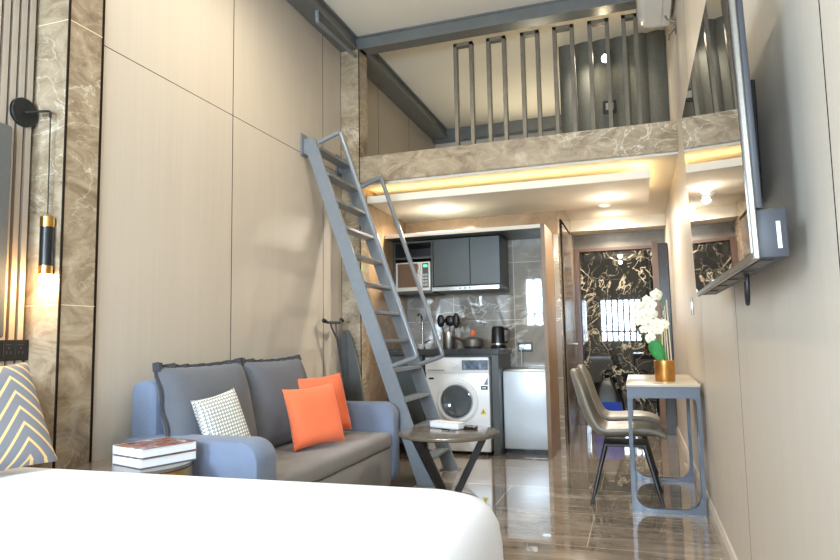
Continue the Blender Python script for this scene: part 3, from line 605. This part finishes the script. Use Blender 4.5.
t = thing('booklet', 'white folded booklet on the dark coffee table', 'booklet', (-1.31,4.43,Z), -.40); obj('pages', box(bm_(), -.13, .13, -.045, .045, 0, .042, .010, 3), 'paper', t); obj('cover', box(bm_(), -.132, .132, -.047, .047, .042, .045, .001, 1), 'applw', t)
t = thing('remote_control', 'dark remote control beside the white booklet on the coffee table', 'remote control', (-1.145,4.415,Z), -.25); obj('body', box(bm_(), -.075, .06, -.022, .022, 0, .02, .006, 2), 'blackpl', t)
bb = bm_()
for i in range(4):
    for j in (-1,1): box(bb, -.05+i*.025, -.038+i*.025, j*.009-.004, j*.009+.004, .019, .022)
obj('buttons', bb, 'inox', t)
t = thing('pen', 'black pen lying in front of the white booklet on the coffee table', 'pen', (-1.265,4.30,Z+.006), -.45); obj('barrel', cyl(bm_(), (-.06,0,0), (.06,0,0), .005), 'blackpl', t); obj('cap', cyl(bm_(), (.02,0,0), (.062,0,0), .0056), 'inox', t)
# ---------------------------------------------------------------- desk, chairs, orchid
t = thing('desk', 'narrow blue grey metal desk with sand coloured top against the right wall', 'desk', (.14,4.83,0))
obj('top', box(bm_(), -.222, .218, -.50, .50, .775, .797, .004, 2), 'desktop', t)
for y0 in (-.49, .44):
    b = bm_(); ring_prism(b, rrect(-.218,.214,0,.774,.006,8), rrect(-.195,.191,.022,.705,.095,8,.03), 'y', y0, y0+.05); obj('end_frame', b, 'deskblue', t, ang=25)
obj('apron', box(bm_(), .19, .212, -.44, .44, .70, .774), 'deskblue', t); obj('drawer_box', box(bm_(), -.17, .19, -.40, .40, .73, .774), 'deskblue', t)
def chair(loc, lb):
    t = thing('dining_chair', lb, 'chair', loc, 0, 'taupe leather chairs at the desk')
    P = [(.235,.405),(.22,.43),(.12,.428),(0,.418),(-.10,.412),(-.17,.425),(-.225,.47),(-.265,.55),(-.30,.65),(-.325,.75),(-.345,.84),(-.352,.875)]
    W = [.17,.19,.21,.22,.222,.22,.215,.21,.205,.20,.18,.13]; nt = 12; b = bm_(); G = []
    for i, ((x,z),wd) in enumerate(zip(P,W)):
        row = []; a = P[max(i-1,0)]; c = P[min(i+1,len(P)-1)]; d = Vector((c[0]-a[0],0,c[1]-a[1])).normalized(); n = Vector((-d.z,0,d.x)); n = -n if (n.x+n.z) < 0 else n
        for j in range(nt+1):
            s = -1+2*j/nt; lift = .055*abs(s)**3 if 2 <= i <= 9 else .03*abs(s)**3
            row.append(b.verts.new(Vector((x,s*wd,z))+n*lift))
        G.append(row)
    for r, q in zip(G, G[1:]):
        for j in range(nt): b.faces.new((r[j],r[j+1],q[j+1],q[j]))
    o = obj('seat_shell', b, 'leather', t, ang=180); m = o.modifiers.new('thick','SOLIDIFY'); m.thickness = .034; m.offset = -1; m = o.modifiers.new('soft','SUBSURF'); m.levels = 2; m.render_levels = 2
    obj('seat_frame', box(bm_(), -.14, .14, -.13, .13, .362, .384, .004, 1), 'black', t)
    for sx_ in (-1,1):
        for sy in (-1,1): obj('leg', cyl(bm_(), (sx_*.125,sy*.115,.372), (sx_*.222,sy*.21,0), .017, .010, 12), 'black', t)
    return t
c1 = chair((-.11,4.665,0), 'taupe leather chair nearer the camera, pushed up to the desk')
c2 = copy_tree(c1, (-.12,5.33,0), 'taupe leather chair behind the other one, nearer the corridor door')
t = thing('orchid_pot', 'white orchid in a gold pot on the desk', 'potted plant', (.165,4.60,.798))
obj('pot', lathe(bm_(), [(0,0),(.063,0),(.065,.004),(.065,.135),(.060,.137),(.059,.120),(0,.118)]), 'brass', t); obj('soil', lathe(bm_(), [(0,.119),(.058,.119),(.058,.124),(0,.126)]), 'brownwood', t)
for dx, dy, hh, lean in ((.028,.0,.43,-.01),(.045,-.012,.47,-.012),(.012,.02,.40,0),(-.01,-.02,.35,.008)): obj('reed', tube(bm_(), [(dx,dy,.12),(dx+lean,dy,hh+.07)], .004, 8), 'stick', t)
def leaf(p0, p1, p2, wd):
    b = bm_(); n = 14; rows = []
    for i in range(n+1):
        s = i/n; p = Vector(p0)*(1-s)**2+Vector(p1)*2*s*(1-s)+Vector(p2)*s*s; q = wd*math.sin(PI*min(1,.12+.88*s))**.7
        rows.append([b.verts.new(p+Vector((q*k,0,.012*abs(k)))) for k in (-1,-.5,0,.5,1)])
    for a, c in zip(rows, rows[1:]):
        for j in range(4): b.faces.new((a[j],a[j+1],c[j+1],c[j]))
    o = obj('leaf', b, 'green', t); m = o.modifiers.new('thick','SOLIDIFY'); m.thickness = .003
leaf((-.02,-.02,.12),(-.05,-.04,.22),(-.055,-.05,.27),.045); leaf((.0,.02,.12),(-.02,.05,.2),(-.06,.08,.235),.035); leaf((-.02,.0,.12),(-.08,0,.2),(-.075,-.01,.25),.03)
st = [(0,0,.12),(-.005,-.005,.30),(.02,0,.48),(.0,0,.575),(-.04,-.005,.59),(-.09,-.01,.54),(-.125,-.01,.44),(-.13,-.01,.36)]
obj('stem', tube(bm_(), st, .0035, 8, fillet=.06), 'green', t)
st2 = [(0,0,.12),(-.02,0,.28),(-.03,0,.42),(-.07,-.01,.44)]; obj('stem', tube(bm_(), st2, .003, 8, fillet=.05), 'green', t)
fl = [(-.015,-.02,.575,1.15),(-.062,-.02,.545,.85),(-.085,-.025,.50,1.0),(-.045,-.03,.505,1.1),(-.115,-.02,.455,1.05),(-.07,-.035,.45,1.15),(-.035,-.035,.445,.9),(-.10,-.025,.40,.95),(-.06,-.035,.39,1.05),(-.02,-.03,.385,1.0),(.015,-.03,.375,.95),(-.085,-.025,.345,.8),(-.045,-.03,.335,.9),(-.01,-.03,.335,.8),(-.055,-.035,.285,1.0)]
for i, (x, y, z, s) in enumerate(fl):
    x, s = x*1.3-.01, s*1.12
    b = bm_(); rnd = random.Random(i); yw = rnd.uniform(-.5,.5); pt = rnd.uniform(-.5,.3)
    Rm = Matrix.Rotation(yw,3,'Z') @ Matrix.Rotation(pt,3,'X')
    for k in range(5):
        a = PI/2+k*2*PI/5; wd = .021 if k in (1,4) else .014; ln = .034; rows = []
        for q in range(6):
            f = q/5; ww = wd*math.sin(PI*(.08+.86*f))**.8; c = Vector((math.cos(a)*ln*f, -.006+.012*f*f, math.sin(a)*ln*f)); sd = Vector((-math.sin(a),0,math.cos(a)))
            rows.append([b.verts.new(Vector((x,y,z))+s*(Rm @ (c+sd*ww*kk+Vector((0,-.004*abs(kk),0))))) for kk in (-1,-.5,0,.5,1)])
        for r, q in zip(rows, rows[1:]):
            for j in range(4): b.faces.new((r[j],r[j+1],q[j+1],q[j]))
    o = obj('blossom', b, 'petal', t, ang=180); m = o.modifiers.new('thick','SOLIDIFY'); m.thickness = .002
    b = bm_(); ball(b, Vector((x,y,z))+s*(Rm @ Vector((0,-.012,-.004))), .005*s, n=8); obj('blossom_heart', b, 'stick', o)

# ---------------------------------------------------------------- television
t = thing('television', 'large flat television on a swing arm on the right wall', 'television', (.25,2.25,1.262)); lean = -.02/.79
sk = Matrix.Identity(4); sk[0][2] = lean
def tvp(nm, bm, mat, par=t):
    bm.transform(sk); return obj(nm, bm, mat, par)
y0, y1 = -.70, .70
tvp('frame', box(bm_(), .0, .014, y0, y1, 0, .79, .003, 1), 'inox'); s_ = tvp('screen', box(bm_(), -.002, .001, y0+.012, y1-.012, .016, .778), plain('dark_mirror_screen', (26,25,24), .02, .0, 1.0, .02)); s_.active_material.node_tree.nodes['Principled BSDF'].inputs['Specular IOR Level'].default_value = 1.0
hs = tvp('back_housing', box(bm_(), .014, .076, y0+.02, y1-.02, .005, .115, .004, 2), 'tvback'); tvp('back_panel', box(bm_(), .014, .03, y0+.01, y1-.01, .115, .77, .004, 2), 'tvback')
tvp('sticker', box(bm_(), .054, .062, y0+.018, y0+.021, .025, .085), 'paper', hs)
for k in range(5): tvp('vent', box(bm_(), .02, .05, y0+.06+k*.26, y0+.22+k*.26, .002, .006), 'blackpl', hs)
obj('wall_plate', box(bm_(), .115, .13, -.12, .12, .25, .62, .003, 1), 'black', t)
for z in (.32, .52): obj('swing_arm', tube(bm_(), [(.118,0,z),(.075,-.25,z),(.03,-.10,z)], .013, 10, fillet=.03), 'black', t)
obj('mount_rail', box(bm_(), .012, .030, -.36, -.33, .12, .62, .003, 1), 'black', t); obj('mount_rail', box(bm_(), .012, .030, .10, .13, .12, .62, .003, 1), 'black', t)
o = obj('pull_strap', tube(bm_(), [(.05,-.27,.006),(.05,-.27,-.05),(.052,-.24,-.085),(.055,-.21,-.05),(.055,-.215,-.01)], .006, 8, fillet=.03), 'black', t)
t = thing('wall_switch', 'small silver switch on the right wall between television and desk', 'switch', (XR,4.83,1.30)); obj('plate', box(bm_(), -.012, 0, -.035, .035, -.06, .06, .003, 2), 'inox', t); obj('rocker', box(bm_(), -.016, -.011, -.018, .018, -.03, .03, .002, 1), 'white', t)
